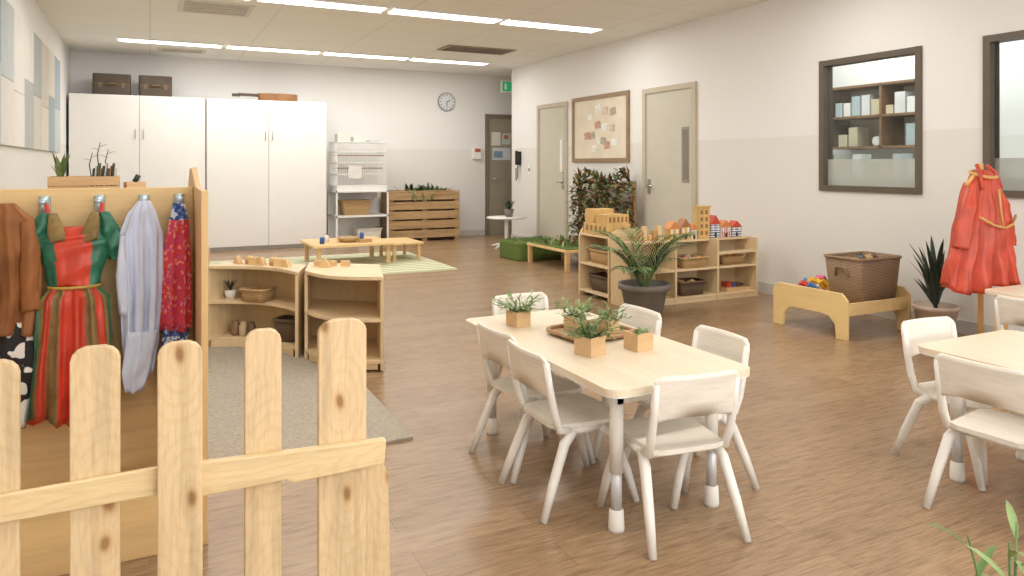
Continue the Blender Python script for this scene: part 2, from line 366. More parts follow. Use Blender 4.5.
b.prism(circ(.16),.001,.035,M('clock_rim',(150,156,164),.4),T); b.prism(circ(.142),.035,.038,M('clock_face',(225,228,230),.4),T)
for k in range(12):
    a=k*pi/6; b.box((4.62+.118*math.sin(a),YB-.039,2.35+.118*math.cos(a)),(.01,.003,.03),BLACK,(0,a,0))
b.box((4.62,YB-.041,2.31),(.01,.003,.09),BLACK); b.box((4.65,YB-.041,2.36),(.012,.003,.07),BLACK,(0,1.2,0)); b.done()
# ---------------- cabinets ----------------
b=MB('storage_cabinet'); yf=11.3; SEAM=M('cabinet_shadow_gap',(168,163,157),.7)
for (x0,x1) in ((-.97,.71),(.725,2.43)):
    b.bx(x0,x1,yf+.03,YB-.016,0.0,2.21,CABW); xm=(x0+x1)/2
    b.bx(x0+.005,xm-.003,yf,yf+.026,.06,2.20,CABW); b.bx(xm+.003,x1-.005,yf,yf+.026,.06,2.20,CABW)
    b.bx(xm-.003,xm+.003,yf+.01,yf+.03,.06,2.2,SEAM); b.bx(x0,x1,yf+.02,yf+.05,0,.06,SEAM)
    for dx in (-.05,.05): b.tube([(xm+dx,yf,1.62),(xm+dx,yf-.03,1.62),(xm+dx,yf-.03,1.74),(xm+dx,yf,1.74)],.007,METAL)
b.bx(.712,.723,yf+.02,YB-.02,0,2.2,SEAM); b.done(bevel=.002)
SUIT=M('suitcase_brown',(84,72,60),.6,.15); STR=M('suitcase_trim',(120,98,72),.5)
for (x,w) in ((-.47,.46),(.07,.42)):
    b=MB('vintage_suitcase'); b.prism(rrect(-w/2,w/2,-.16,.16,.03),0,.29,SUIT); b.bx(-w/2-.003,w/2+.003,-.163,.163,.14,.15,STR)
    for dx in (-.3,.3): b.bx(dx*w-.02,dx*w+.02,-.166,-.15,.1,.17,STR)
    b.tube([(-.06,-.16,.15),(-.05,-.2,.15),(.05,-.2,.15),(.06,-.16,.15)],.01,STR); b.done((x,11.55,2.211),0,.005)
b=MB('toy_guitar'); GW=M('guitar_wood',(150,106,66),.4,.2)
P=[(.21*math.cos(a),.14*math.sin(a)) for a in [2*pi*k/30 for k in range(30)]]
b.prism(P,0,.11,GW); b.prism([(x*.75+.22,y*.75) for x,y in P],0,.11,GW); b.bx(.34,.66,-.025,.025,.06,.10,SUIT); b.bx(.64,.74,-.035,.035,.05,.09,SUIT); b.prism([(x*.3+.1,y*.4) for x,y in P],.11,.112,BLACK); b.done((1.82,11.5,2.211),pi+.1,.004)
# bird cage on white shelf
b=MB('wire_bird_cage_on_shelf'); x0,x1,y0,y1=2.55,3.38,11.2,11.8
for x in (x0,x1-.025):
    for y in (y0,y1-.025): b.bx(x,x+.025,y,y+.025,0,.85,WHITE)
for z in (.02,.44,.825): b.bx(x0,x1,y0,y1,z,z+.025,WHITE)
b.bx(x0+.025,x1-.025,y1-.012,y1-.002,.045,.825,WHITE)
cx0,cx1,cy0,cy1,cz0,cz1=x0+.02,x1-.02,y0+.02,y1-.04,.851,1.60
b.bx(cx0,cx1,cy0,cy1,cz0,cz0+.07,WHITE)
for z in (cz0+.07,cz0+.25,cz0+.43,cz0+.6,cz1):
    t=.012; b.bx(cx0,cx1,cy0,cy0+t,z,z+t,WHITE); b.bx(cx0,cx1,cy1-t,cy1,z,z+t,WHITE); b.bx(cx0,cx0+t,cy0,cy1,z,z+t,WHITE); b.bx(cx1-t,cx1,cy0,cy1,z,z+t,WHITE)
for k in range(24):
    x=cx0+.004+k*(cx1-cx0-.014)/23
    for y in (cy0+.002,cy1-.008): b.bx(x,x+.006,y,y+.006,cz0+.07,cz1,WHITE)
    b.bx(x,x+.005,cy0,cy1,cz1,cz1+.006,WHITE)
for k in range(16):
    y=cy0+.004+k*(cy1-cy0-.014)/15
    for x in (cx0+.002,cx1-.008): b.bx(x,x+.006,y,y+.006,cz0+.07,cz1,WHITE)
b.tube([(cx0,11.45,1.2),(cx1,11.45,1.2)],.012,GW,8); b.tube([(cx0,11.4,1.4),(cx1,11.4,1.4)],.01,GW,8); b.box((2.85,cy0-.006,1.14),(.2,.01,.2),M('cage_door',(226,224,218),.5))
for i in range(3): b.bx(x0+.06+i*.25,x0+.22+i*.25,y0+.15,y0+.35,1.607,1.64+.05*(2-i),M('box_%d'%i,((220,216,208),(228,224,216),(206,208,208))[i],.6))
b.done()
def basket(name,loc,lx,ly,h,mat,rz=0,handles=False,fill=None):
    b=MB(name); t=.012
    def ring(k,z): return rrect(-lx/2*k,lx/2*k,-ly/2*k,ly/2*k,.03,4)
    lv=[(.86,0),(.93,h*.5),(1,h),(.95,h),(.88,h*.5),(.82,.015)]
    rings=[[b.v((x,y,z)) for x,y in ring(k,z)] for k,z in lv]
    n=len(rings[0])
    for a,c in zip(rings,rings[1:]):
        for k in range(n): b.face([a[k],a[(k+1)%n],c[(k+1)%n],c[k]],mat,True)
    b.face(rings[0][::-1],mat); b.face(rings[-1],mat)
    pr=[(x*1.0,y*1.0,h) for x,y in ring(1,h)]; b.tube(pr+[pr[0]],.011,mat,8)
    if fill:
        for k in range(9): b.box((random.uniform(-.32,.32)*lx,random.uniform(-.3,.3)*ly,h*.85),(.05,.045,.045),fill[k%len(fill)],(random.random(),random.random(),random.random()*3))
    if handles:
        for sx in (-1,1): b.tube([(sx*lx*.49,-.06,h*.6),(sx*lx*.53,-.04,h*.8),(sx*lx*.53,.04,h*.8),(sx*lx*.49,.06,h*.6)],.01,mat,6)
    return b.done(loc,rz)
basket('storage_basket',(2.9,11.45,.466),.45,.35,.22,BASKL); basket('storage_basket',(3.1,11.45,.046),.4,.35,.2,M('white_basket',(225,220,210)))
# pallet planter
b=MB('pallet_planter'); x0,x1,y0,y1=3.43,4.65,11.35,11.8
for r in range(5):
    b.bx(x0,x1,y0,y0+.02,.06+r*.155,.06+r*.155+.125,PALLET); b.bx(x0,x1,y1-.02,y1,.06+r*.155,.06+r*.155+.125,PALLET)
for x in (x0,(x0+x1)/2-.04,x1-.08): b.bx(x,x+.08,y0+.02,y1-.02,0,.8,PALLET)
b.bx(x0,x1,y0,y0+.1,.81,.83,PALLET); b.bx(x0,x1,y1-.1,y1,.81,.83,PALLET); b.bx(x0+.02,x1-.02,y0+.03,y1-.03,.66,.74,SOIL)
for k in range(150):
    p=(random.uniform(x0+.3,x1-.2),random.uniform(y0+.1,y1-.1),.74); b.leaf(p,(random.uniform(-1,1),random.uniform(-1,.6),random.uniform(.4,1.6)),random.uniform(.12,.26),.05,random.choice([LEAF,LEAF2,LEAFP]),.6)
for k in range(10): b.leaf((random.uniform(x0+.3,x0+.75),y0-.01,random.uniform(.72,.84)),(random.uniform(-.5,.5),-.4,-.8),.08,.04,random.choice([LEAF,LEAFP]),.2,3)
b.done()
# pedestal table with plant
b=MB('pedestal_table'); b.lathe([(.0,.44),(.29,.44),(.30,.45),(.30,.465),(.0,.465)],(0,0,0),WHITE,36,cap0=False); b.tube([(0,0,.03),(0,0,.44)],.03,WHITE)
for k in range(4):
    a=k*pi/2+.5; b.tube([(0,0,.06),(.14*math.cos(a),.14*math.sin(a),.04),(.27*math.cos(a),.27*math.sin(a),.015)],[.03,.022,.015],WHITE)
b.done((4.84,9.95,0))
b=MB('small_potted_plant'); b.lathe([(.05,0),(.075,.12),(.065,.12),(.06,.1),(.0,.1)],(0,0,0),GREY)
for k in range(30):
    a=random.random()*6.28; b.leaf((0,0,.1),(math.cos(a)*.6,math.sin(a)*.6,random.uniform(.6,1.5)),random.uniform(.1,.2),.035,random.choice([LEAF,LEAF2]),.5)
b.done((4.86,9.9,.466))
# office
b=MB('office_shelf_unit'); BR=wood('office_shelf_brown',(140,106,76),.8,1)
x0,x1,y0,y1=6.62,6.98,4.35,5.62
for z in (1.42,1.74,2.06): b.bx(x0,x1,y0,y1,z,z+.025,BR)
for y in (y0,4.95,y1-.025): b.bx(x0,x1,y,y+.025,1.42,2.08,BR)
b.bx(x1-.01,x1,y0,y1,1.42,2.08,M('shelf_back',(206,194,180),.6))
for row,z in enumerate((1.446,1.766)):
    y=y0+.04
    while y<y1-.12:
        wdt=random.uniform(.06,.12)
        if y<4.98 and y+wdt>4.94: y=4.98
        if random.random()<.88:
            hh=random.uniform(.08,.24); q=random.randrange(5)
            if random.random()<.35: b.tube([(x0+.04,y+wdt/2,z+.05),(x0+.25,y+wdt/2,z+.05)],.048,WHITE,14)
            else: b.bx(x0+.03,x0+.2+random.random()*.03,y,y+wdt,z,z+hh,M('supply_%d'%q,((240,238,234),(225,225,225),(210,200,170),(240,240,240),(180,196,200))[q],.6))
        y+=wdt+.02
b.done()
b=MB('office_counter'); b.bx(6.35,6.98,3.6,6.6,0,1.12,M('office_cupboard',(224,220,214),.5)); b.bx(6.32,6.98,3.58,6.62,1.12,1.15,WHITE)
for k in range(10): b.bx(6.45,6.6,4.3+k*.15,4.4+k*.15,1.151,1.26+.05*(k%3),M('supply_g%d'%(k%4),((120,176,120),(235,235,235),(190,195,200),(214,190,150))[k%4],.6))
b.tube([(6.5,5.9,1.2),(6.5,6.2,1.2)],.05,WHITE,14); b.done()
# ---------------- chairs ----------------
def chair_mesh():
    b=MB('child_chair'); wx=.15
    seat=[(-.135,-.13),(-.10,-.145),(.10,-.145),(.135,-.13),(.158,.11),(.14,.145),(.10,.155),(-.10,.155),(-.14,.145),(-.158,.11)]
    b.prism(seat,.298,.314,WASH)
    for sx in (-1,1):
        x=sx*wx
        b.tube([(x*1.18,-.205,0.0),(x*1.1,-.16,.12),(x*1.0,-.105,.25),(x*.93,-.06,.288)],[.013,.017,.019,.017],CREAM,10)
        b.tube([(x*1.18,.185,0.0),(x*1.1,.15,.12),(x*1.0,.10,.25),(x*.93,.05,.288)],[.013,.017,.019,.017],CREAM,10)
        b.tube([(x*.93,-.09,.286),(x*.93,.09,.286)],.014,CREAM,8)
        b.tube([(x*.92,-.06,.285),(x*.97,-.125,.30),(x*1.0,-.145,.36),(x*1.0,-.165,.45),(x*1.0,-.18,.545)],[.013,.015,.015,.014,.012],CREAM,10)
    b.tube([(-.14,-.075,.275),(.14,-.075,.275)],.011,CREAM,8); b.tube([(-.14,.075,.275),(.14,.075,.275)],.011,CREAM,8)
    n=16; rows=[]; pr=[(.412,.145),(.43,.158),(.48,.162),(.53,.163),(.555,.157),(.572,.135)]
    for side in (0,1):
        g=[]
        for z,hw in pr:
            r=[]
            for k in range(n+1):
                x=-hw+2*hw*k/n; y=-.156-(z-.43)*.16-.022*math.cos(x/.165*pi/2)-side*.011
                zz_=z+(.022*math.cos(x/.16*pi/2) if z<.43 else 0)
                r.append(b.v((x,y,zz_)))
            g.append(r)
        rows.append(g)
    for s_,g in enumerate(rows):
        for a,c in zip(g,g[1:]):
            for k in range(n): b.face([a[k],a[k+1],c[k+1],c[k]],WASH,True)
    A,B=rows
    for k in range(n):
        b.face([A[0][k],A[0][k+1],B[0][k+1],B[0][k]],WASH); b.face([A[-1][k],A[-1][k+1],B[-1][k+1],B[-1][k]],WASH)
    for r in range(len(pr)-1):
        b.face([A[r][0],A[r+1][0],B[r+1][0],B[r][0]],WASH); b.face([A[r][n],A[r+1][n],B[r+1][n],B[r][n]],WASH)
    return b.mesh()
CH=chair_mesh()
D=math.radians
for x,y,a in ((1.63,2.05,-8),(1.44,2.41,-91),(1.47,2.76,-86),(1.90,2.29,88),(1.89,2.82,90),(1.74,3.23,180),(3.05,1.88,176),(2.75,1.55,-86),(2.74,1.12,-90),(4.16,2.15,-90)):
    put('child_chair',CH,(x,y,0),D(a))
def table(name,x0,x1,y0,y1,h=.52):
    b=MB(name); b.prism(rrect(x0,x1,y0,y1,.05,6),h-.022,h,TOPW)
    b.prism(rrect(x0+.001,x1-.001,y0+.001,y1-.001,.05,6),h-.028,h-.022,CREAM)
    i=.09
    b.bx(x0+i,x1-i,y0+i,y0+i+.02,h-.08,h-.028,CREAM); b.bx(x0+i,x1-i,y1-i-.02,y1-i,h-.08,h-.028,CREAM)
    b.bx(x0+i,x0+i+.02,y0+i,y1-i,h-.08,h-.028,CREAM); b.bx(x1-i-.02,x1-i,y0+i,y1-i,h-.08,h-.028,CREAM)
    for x in (x0+i+.01,x1-i-.01):
        for y in (y0+i+.03,y1-i-.03):
            b.tube([(x,y,h-.03),(x,y,.20)],.024,CREAM,18); b.tube([(x,y,.22),(x,y,.05)],.019,M('leg_satin_steel',(210,211,213),.45,.02,metal=.3),18); b.lathe([(.027,0),(.028,.012),(.025,.07),(.02,.075)],(x,y,0),CREAM,18)
    return b.done()
table('activity_table',1.33,1.95,1.96,3.21)
table('activity_table',2.77,3.42,.7,1.93)
b=MB('side_table'); b.prism(rrect(4.35,4.98,1.5,2.60,.04,5),.50,.525,TOPW)
for x in (4.42,4.91):
    for y in (1.58,2.53): b.bx(x-.025,x+.025,y-.025,y+.025,0,.5,M('honey_leg',(222,176,112),.5))
b.done(bevel=.003)
# ---------------- table centrepiece ----------------
b=MB('wooden_serving_tray'); TR=wood('tray_walnut',(176,138,102),.75,0)
b.prism(rrect(-.15,.15,-.13,.13,.05,6),0,.008,TR)
outer=rrect(-.158,.158,-.138,.138,.055,6); pr=[(x,y,.014) for x,y in outer]; b.tube(pr+[pr[0]],.009,TR,8)
b.done((1.70,2.66,.5255),.1)
def planter(loc,s,n,mat,rz=0,L=.13):
    b=MB('succulent_box'); BX=wood('planter_box_pine',(214,178,134),.85,0); t=.007; h=s*.85
    b.bx(-s/2,s/2,-s/2,-s/2+t,0,h,BX); b.bx(-s/2,s/2,s/2-t,s/2,0,h,BX); b.bx(-s/2,-s/2+t,-s/2+t,s/2-t,0,h,BX); b.bx(s/2-t,s/2,-s/2+t,s/2-t,0,h,BX); b.bx(-s/2+t,s/2-t,-s/2+t,s/2-t,0,h*.85,SOIL)
    for k in range(n):
        a=random.random()*6.28; e=random.uniform(.1,1.2); st=Vector((random.uniform(-.25,.25)*s,random.uniform(-.25,.25)*s,h*.85))
        d=Vector((math.cos(a),math.sin(a),e)); 
        q=st+d.normalized()*L*random.uniform(.3,1.0); b.tube([st,(st+q)/2+Vector((0,0,.012)),q],.0016,mat,5)
        for j in range(6): b.leaf(st.lerp(q,.25+.15*j),(math.cos(a)+random.uniform(-.9,.9),math.sin(a)+random.uniform(-.9,.9),random.uniform(.1,1)),random.uniform(.02,.038),.012,random.choice([mat,mat,LEAFP]),.4,3)
    return b.done(loc,rz)
planter((1.52,2.39,.5205),.085,28,LEAF,.3,.15); planter((1.735,2.37,.5205),.082,3,LEAFP,.1,.04); planter((1.50,2.96,.5205),.08,24,LEAFP,.2,.15)
planter((1.66,2.73,.5345),.07,22,LEAFP,.4,.14); planter((1.77,2.63,.5345),.065,14,LEAFP,.0,.09)
b=MB('pine_cone_pile')
for k in range(7):
    a=k*.9; b.lathe([(.004,0),(.016,.008),(.018,.018),(.01,.03),(.001,.036)],(.035*math.cos(a),.03*math.sin(a),0),M('cone_brown',(130,94,64),.8,.2),10)
b.done((1.64,2.60,.5345))
# ---------------- fence ----------------
b=MB('picket_fence'); yF=1.755
def paling(xc,w,top,y,lean=0):
    P=[(-w/2,0),(w/2,0),(w/2,top-.028),(w*.46,top-.016),(w*.36,top-.006),(w*.2,top),(-w*.2,top),(-w*.36,top-.006),(-w*.46,top-.016),(-w/2,top-.028)]
    T=Matrix.Translation((xc,y,0))@Matrix.Rotation(pi/2,4,'X')@Matrix.Rotation(lean,4,'Z')
    b.prism(P,-.01,.01,PINE,T)
for xc,w,top,y in ((-.280,.092,.862,yF),(-.102,.092,.872,yF),(.058,.088,.872,yF-.036),(.232,.08,.874,yF),(.414,.115,.880,yF)):
    paling(xc,w,top,y,0)
paling(-.46,.09,.865,yF)
T=Matrix.Translation((0,yF-.0115,0))@Matrix.Rotation(pi/2,4,'X')
b.prism([(-.6,.545),(.03,.545),(.03,.605),(-.6,.595)],0,.012,PINEX,T)
b.prism([(.03,.528),(.28,.530),(.295,.520),(.51,.526),(.514,.584),(.03,.604)],0,.022,PINEX,T)
b.prism([(-.6,.12),(.51,.12),(.51,.18),(-.6,.18)],0,.02,PINEX,T)
T=Matrix.Translation((0,yF+.012,0))@Matrix.Rotation(pi/2,4,'X')
b.prism([(.475,0),(.545,0),(.532,.48),(.51,.53),(.475,.53)],-.06,.0,PINE,T)
b.done(bevel=.003)
# ---------------- dress up rack ----------------
b=MB('dress_up_rack'); yr=3.07
b.bx(-.97,.15,yr,yr+.018,.05,1.165,YEL)
b.bx(-.97,.15,2.62,yr,.03,.05,YEL); b.bx(-.97,.15,2.60,2.618,.0,.2,YEL)
TT=lambda x:Matrix.Translation((x,0,0))@Matrix.Rotation(pi/2,4,'Z')@Matrix.Rotation(pi/2,4,'X')
b.prism([(2.60,0),(3.5,0),(3.5,1.17),(3.38,1.235),(3.24,1.24),(3.1,1.2),(2.95,1.17),(2.60,1.165)],0,.022,YELZ,TT(.15))
b.prism([(2.60,0),(3.5,0),(3.5,1.17),(3.24,1.24),(2.60,1.165)],0,.022,YELZ,TT(-.995))
b.bx(-.97,.15,3.2,3.5,.03,.05,YEL)
HK=M('hook_silver',(190,210,220),.3,.03,metal=.6)
for x in (-.70,-.50,-.335,-.165,-.02,.10):
    b.tube([(x,yr,1.08),(x,yr-.03,1.07),(x,yr-.058,1.085),(x,yr-.062,1.115)],.009,HK,8); b.tube([(x,yr-.004,1.07),(x,yr-.004,1.14)],.018,HK,8)
    b.lathe([(.0,0),(.014,.004),(.014,.018),(0,.024)],(x,yr-.062,1.11),HK,12,cap0=False)
b.done(bevel=.003)
RED=M('satin_red',(204,68,46),.4,.2,14); GRN=M('satin_green',(44,108,82),.4,.3,34); SHEER=M('sheer_moss',(138,114,68),.7,.28,18)
BRN=M('brown_cape',(150,96,52),.7,.25,8); BW=patches('cow_print',(32,28,30),(232,227,218),22,.55); LIL=M('pale_blue_cotton',(206,212,230),.8,.06,9); FLO=spots('red_floral',[(216,72,72),(206,60,92),(232,140,130),(214,66,70),(200,70,110)],90); BLU=spots('blue_floral',[(60,84,146),(100,122,180),(205,210,220),(50,74,134)],90)
yc=2.965
b=MB('brown_cape_costume'); b.loft([(-.44,yc,1.12,.03,.02),(-.44,yc-.01,1.06,.09,.035),(-.43,yc-.02,.95,.10,.045),(-.425,yc-.02,.8,.09,.04),(-.44,yc-.02,.68,.095,.04)],BRN,seg=60,folds=8,amp=.5)
b.loft([(-.43,yc-.02,.72,.06,.03),(-.43,yc-.025,.62,.085,.04),(-.43,yc-.02,.5,.08,.04),(-.44,yc-.01,.36,.06,.03)],BW,folds=6,amp=.3)
b.loft([(-.37,yc-.03,1.06,.02,.02),(-.36,yc-.045,.95,.03,.03),(-.365,yc-.045,.84,.028,.025),(-.36,yc-.04,.76,.03,.02)],BRN,seg=18,folds=3); b.done()
b=MB('green_red_dress'); cx=-.235
for sx in (-1,1): b.tube([(cx+sx*.085,yc,1.115),(cx+sx*.075,yc-.01,1.06),(cx+sx*.05,yc-.01,.99)],.008,RED,6)
bod=lambda t,a:(RED if abs(a-4.712)<.42+.25*t else GRN)
b.loft([(cx,yc-.01,1.035,.085,.022),(cx,yc-.01,1.0,.108,.04),(cx,yc-.01,.97,.112,.045),(cx,yc-.01,.90,.09,.05),(cx,yc-.01,.83,.078,.05)],bod,seg=60,folds=9,amp=.06)
for sx in (-1,1):
    b.loft([(cx+sx*.088,yc-.005,1.085,.018,.02),(cx+sx*.105,yc-.01,1.02,.036,.03),(cx+sx*.12,yc-.01,.96,.034,.022),(cx+sx*.124,yc-.01,.92,.024,.014)],GRN,seg=24,folds=5,amp=.3)
    b.loft([(cx+sx*.062,yc-.03,1.085,.012,.012),(cx+sx*.055,yc-.04,1.04,.024,.015),(cx+sx*.045,yc-.045,.99,.028,.01)],SHEER,seg=18,folds=3,amp=.3)
def sk(t,a):
    d=abs(a-4.712)
    if d<.34: return RED
    if d<.66: return SHEER
    if d<.9: return RED
    return GRN if int(a*5)%2 else SHEER
b.loft([(cx,yc-.01,.83,.078,.05),(cx,yc-.02,.79,.108,.055),(cx,yc-.02,.6,.125,.06),(cx,yc-.02,.375,.138,.065)],sk,seg=96,folds=14,amp=.34,hem=.02)
b.tube([(cx+.08*math.cos(a),yc-.01+.056*math.sin(a),.83) for a in [2*pi*k/20 for k in range(21)]],.006,M('gold_braid',(190,150,70),.4),6)
b.done()
b=MB('pale_blue_smock'); b.loft([(-.02,yc,1.12,.02,.012),(-.025,yc-.01,1.08,.045,.03),(-.028,yc-.02,1.0,.072,.04),(-.025,yc-.02,.8,.068,.045),(-.03,yc-.02,.62,.06,.04),(-.035,yc-.02,.5,.045,.03)],LIL,seg=72,folds=9,amp=.5)
b.loft([(-.078,yc-.03,1.0,.018,.02),(-.085,yc-.045,.86,.024,.025),(-.075,yc-.04,.72,.022,.02)],LIL,seg=18,folds=3); b.loft([(-.025,yc-.05,.66,.05,.02),(-.045,yc-.05,.52,.045,.02),(-.05,yc-.05,.45,.03,.012)],LIL,seg=30,folds=5,amp=.4); b.done()
b=MB('red_floral_dress'); b.loft([(.095,yc,1.11,.02,.015),(.095,yc-.01,1.04,.034,.03),(.088,yc-.02,.9,.05,.035),(.085,yc-.02,.65,.054,.035)],lambda t,a:(BLU if t<.25 else FLO),seg=48,folds=7,amp=.4); b.loft([(.085,yc-.005,.66,.045,.03),(.075,yc-.01,.5,.048,.03),(.07,yc-.01,.42,.045,.03)],BLU,folds=6); b.done()
b=MB('folded_costume_pile'); 
for k,(x,m) in enumerate(((-.42,BW),(-.28,FLO),(-.12,BRN))): b.loft([(x,2.82,.14+.02*k,.05,.05),(x,2.82,.11,.1,.09),(x,2.82,.056,.11,.1)],m,seg=20,folds=4,amp=.2,hem=0)
b.done()
# shelf behind rack with crate + plants
b=MB('bookcase_unit')
b.bx(-.96,.08,4.6,4.62,0,1.08,BIRCH)
for x in (-.96,-.45,.06): b.bx(x,x+.02,4.62,5.0,0,1.08,BIRCHZ)
for z in (.03,.38,.73,1.06): b.bx(-.94,.08,4.62,5.0,z,z+.02,BIRCH)
b.done()
b=MB('wooden_crate'); CR=wood('crate_wood',(212,176,132),.85,0)
for z in (0,.055): b.bx(-.17,.17,-.12,-.108,z,z+.05,CR); b.bx(-.17,.17,.108,.12,z,z+.05,CR)
for x in (-.17,.158): b.bx(x,x+.012,-.108,.108,0,.105,CR)
b.bx(-.17,.17,-.12,.12,0,.01,CR)
for k in range(10): b.box((.04+.012*k,0,.08),(.008,.16,.14+.03*(k%3)),M('book_%d'%(k%4),((60,66,58),(196,190,176),(90,100,84),(150,120,90))[k%4],.6),(0,.08,0))
for k in range(22):
    a=random.random()*6.28; st=Vector((-.12,0,.06)); b.leaf(st,(math.cos(a)*.35,math.sin(a)*.35,random.uniform(1,1.9)),random.uniform(.09,.2),.026,random.choice([LEAF,LEAFP]),.5)
for (dx,dz) in ((.07,.30),(.11,.26),(.03,.24)):
    b.tube([(dx,0,.1),(dx-.01,0,dz-.07),(dx+.005,0,dz)],[.003,.003,.002],LEAF2,5); b.leaf((dx,0,dz-.03),(1,0,.6),.05,.02,LEAF,.4,3); b.leaf((dx,0,dz-.05),(-1,0,.6),.05,.02,LEAF,.4,3)
b.done((-.33,4.8,1.081))
b=MB('sloped_box'); b.prism([(-.05,-.05),(.05,-.05),(.05,.05),(-.05,.05)],0,.07,CR); b.tube([(0,0,.07),(.02,0,.11)],.015,LEAF2); b.done((-.08,4.8,1.081),.2)
# ---------------- curved shelves ----------------
def curved(name,P0,P1,Q1,Q0,bulge,h=.56,z0=.0125):
    P0=Vector(P0);P1=Vector(P1);Q0=Vector(Q0);Q1=Vector(Q1); b=MB(name); n=18; O=P0.copy()
    d=(P1-P0); nr=Vector((d.y,-d.x)).normalized()
    front=[P0+d*(k/n)+nr*bulge*math.sin(pi*k/n)-O for k in range(n+1)]
    poly=[tuple(p) for p in front]+[tuple(Q1-O),tuple(Q0-O)]
    for z in (.04,.29,h-.022): b.prism(poly,z,z+.022,BIRCH)
    c=sum((Vector(p) for p in poly),Vector((0,0)))/len(poly)
    b.prism([tuple(c+(Vector(p)-c)*.88) for p in poly],0,.04,BIRCH)
    def panel(A,B,t,z1,e=.004):
        dd=(B-A).normalized(); nn=Vector((-dd.y,dd.x))*t/2; A=A-dd*e
        b.prism([tuple(A-nn-O),tuple(B-nn-O),tuple(B+nn-O),tuple(A+nn-O)],0,z1,BIRCHZ)
    i0=(P1-P0).normalized()*.011
    panel(P0+i0,Q0+i0,.02,h-.023); panel(P1-i0,Q1-i0,.02,h-.023); panel(Q0,Q1,.012,h-.023)
    return b.done((O.x,O.y,z0),0,.002)
curved('curved_shelf_unit',(.33,5.38),(.85,4.80),(.97,5.14),(.60,5.60),-.12,.55)
curved('curved_shelf_unit',(.885,4.76),(1.26,4.28),(1.39,4.82),(.99,5.16),.10,.565)
b=MB('wooden_block_set'); BK=wood('block_beech',(226,190,140),.85,0)
for k in range(7):
    x=.07*k
    if k%3==0: b.prism([(x-.03,0),(x+.03,0),(x+.0,.055)],-.02,.02,BK,Matrix.Rotation(pi/2,4,'X'))
    elif k%3==1: b.lathe([(.0,0),(.028,.004),(.028,.05),(.0,.055)],(x,.03,0),BK,14,cap0=False)
    else: b.box((x,0,.025),(.06,.04,.05),BK,(0,0,.4))
b.done((.55,5.42,.563),-.84)
b=MB('wooden_arch_blocks')
for k in range(3): b.bx(k*.09-.03,k*.09+.03,0,.03,0,.035,BK)
b.prism([(.02,0),(.1,0),(.06,.06)],.03,.06,BK,Matrix.Rotation(pi/2,4,'X')); b.done((1.0,4.92,.578),-.5)
basket('shelf_basket',(.66,5.24,.325),.20,.15,.08,BASKL,-.84); basket('shelf_basket',(.84,5.06,.075),.18,.14,.14,BASKD,-.84)
b=MB('storage_jar');
for k in range(3): b.lathe([(.025,0),(.03,.01),(.03,.07),(.02,.085),(.02,.1)],(k*.07,0,0),M('jar_%d'%k,((150,120,90),(205,185,150),(110,84,60))[k],.4),14,cap1=True)
b.done((.53,5.38,.075),-.84)
b=MB('potted_sprig'); b.lathe([(.03,0),(.04,.06),(.03,.06),(0,.05)],(0,0,0),WHITE,14)
for k in range(10): b.leaf((0,0,.05),(math.cos(k*2.4),math.sin(k*2.4),2),.1,.012,LEAF2,.4,3)
b.done((.50,5.40,.325))
b=MB('open_shelf_unit')
for x in (.02,.40): b.bx(x,x+.02,6.2,6.55,0,.62,BIRCHZ)
for z in (.04,.32,.6): b.bx(.04,.40,6.2,6.55,z,z+.02,BIRCH)
b.bx(.04,.40,6.53,6.55,.04,.6,BIRCH); b.bx(.12,.3,6.3,6.45,.621,.75,M('red_box',(190,90,66))); b.bx(.1,.3,6.3,6.5,.341,.46,M('mixed_box',(210,184,140))); b.done(bevel=.002)
# rugs
RG=M('rug_beige_loop',(182,172,157),.95,.16,60,bmp=.9)
b=MB('area_rug'); b.prism(rrect(.2,1.08,3.18,6.0,.02,3),.001,.012,RG); b.done()
b=MB('striped_rug'); b.prism(rrect(-.0,3.3,8.1,10.1,.02,3),.001,.012,stripes('green_stripe',(168,178,128),(232,229,208),1,2.2)); b.done()
b=MB('striped_rug'); b.prism(rrect(.55,1.45,6.1,7.3,.02,3),.001,.012,stripes('green_stripe2',(172,176,130),(226,218,190),0,2.6)); b.done()
# low table on rug
b=MB('low_play_table'); b.bx(1.75,2.75,8.85,9.75,.25,.28,YEL); b.bx(2.78,3.2,9.05,9.75,.22,.245,YEL)
for x in (1.8,2.66):
    for y in (8.9,9.66): b.bx(x,x+.05,y,y+.05,.012,.25,YELZ)
for x in (2.8,3.13):
    for y in (9.08,9.68): b.bx(x,x+.04,y,y+.04,.012,.22,YELZ)
b.done(bevel=.003)
b=MB('toy_set'); BL=M('toy_blue',(60,98,172),.4)
b.lathe([(.03,0),(.03,.06),(.02,.08)],(1.9,9.1,.281),BL,12,cap1=True); b.lathe([(.03,0),(.03,.06),(.02,.08)],(2.0,9.3,.281),WHITE,12,cap1=True); b.lathe([(.03,0),(.03,.06),(.02,.08)],(2.5,9.5,.281),BL,12,cap1=True); b.lathe([(.10,0),(.14,.04),(.13,.06),(.0,.03)],(2.25,9.2,.281),BASKL,20); b.bx(2.35,2.5,9.0,9.1,.281,.32,M('toy_tan',(190,150,100))); b.done()
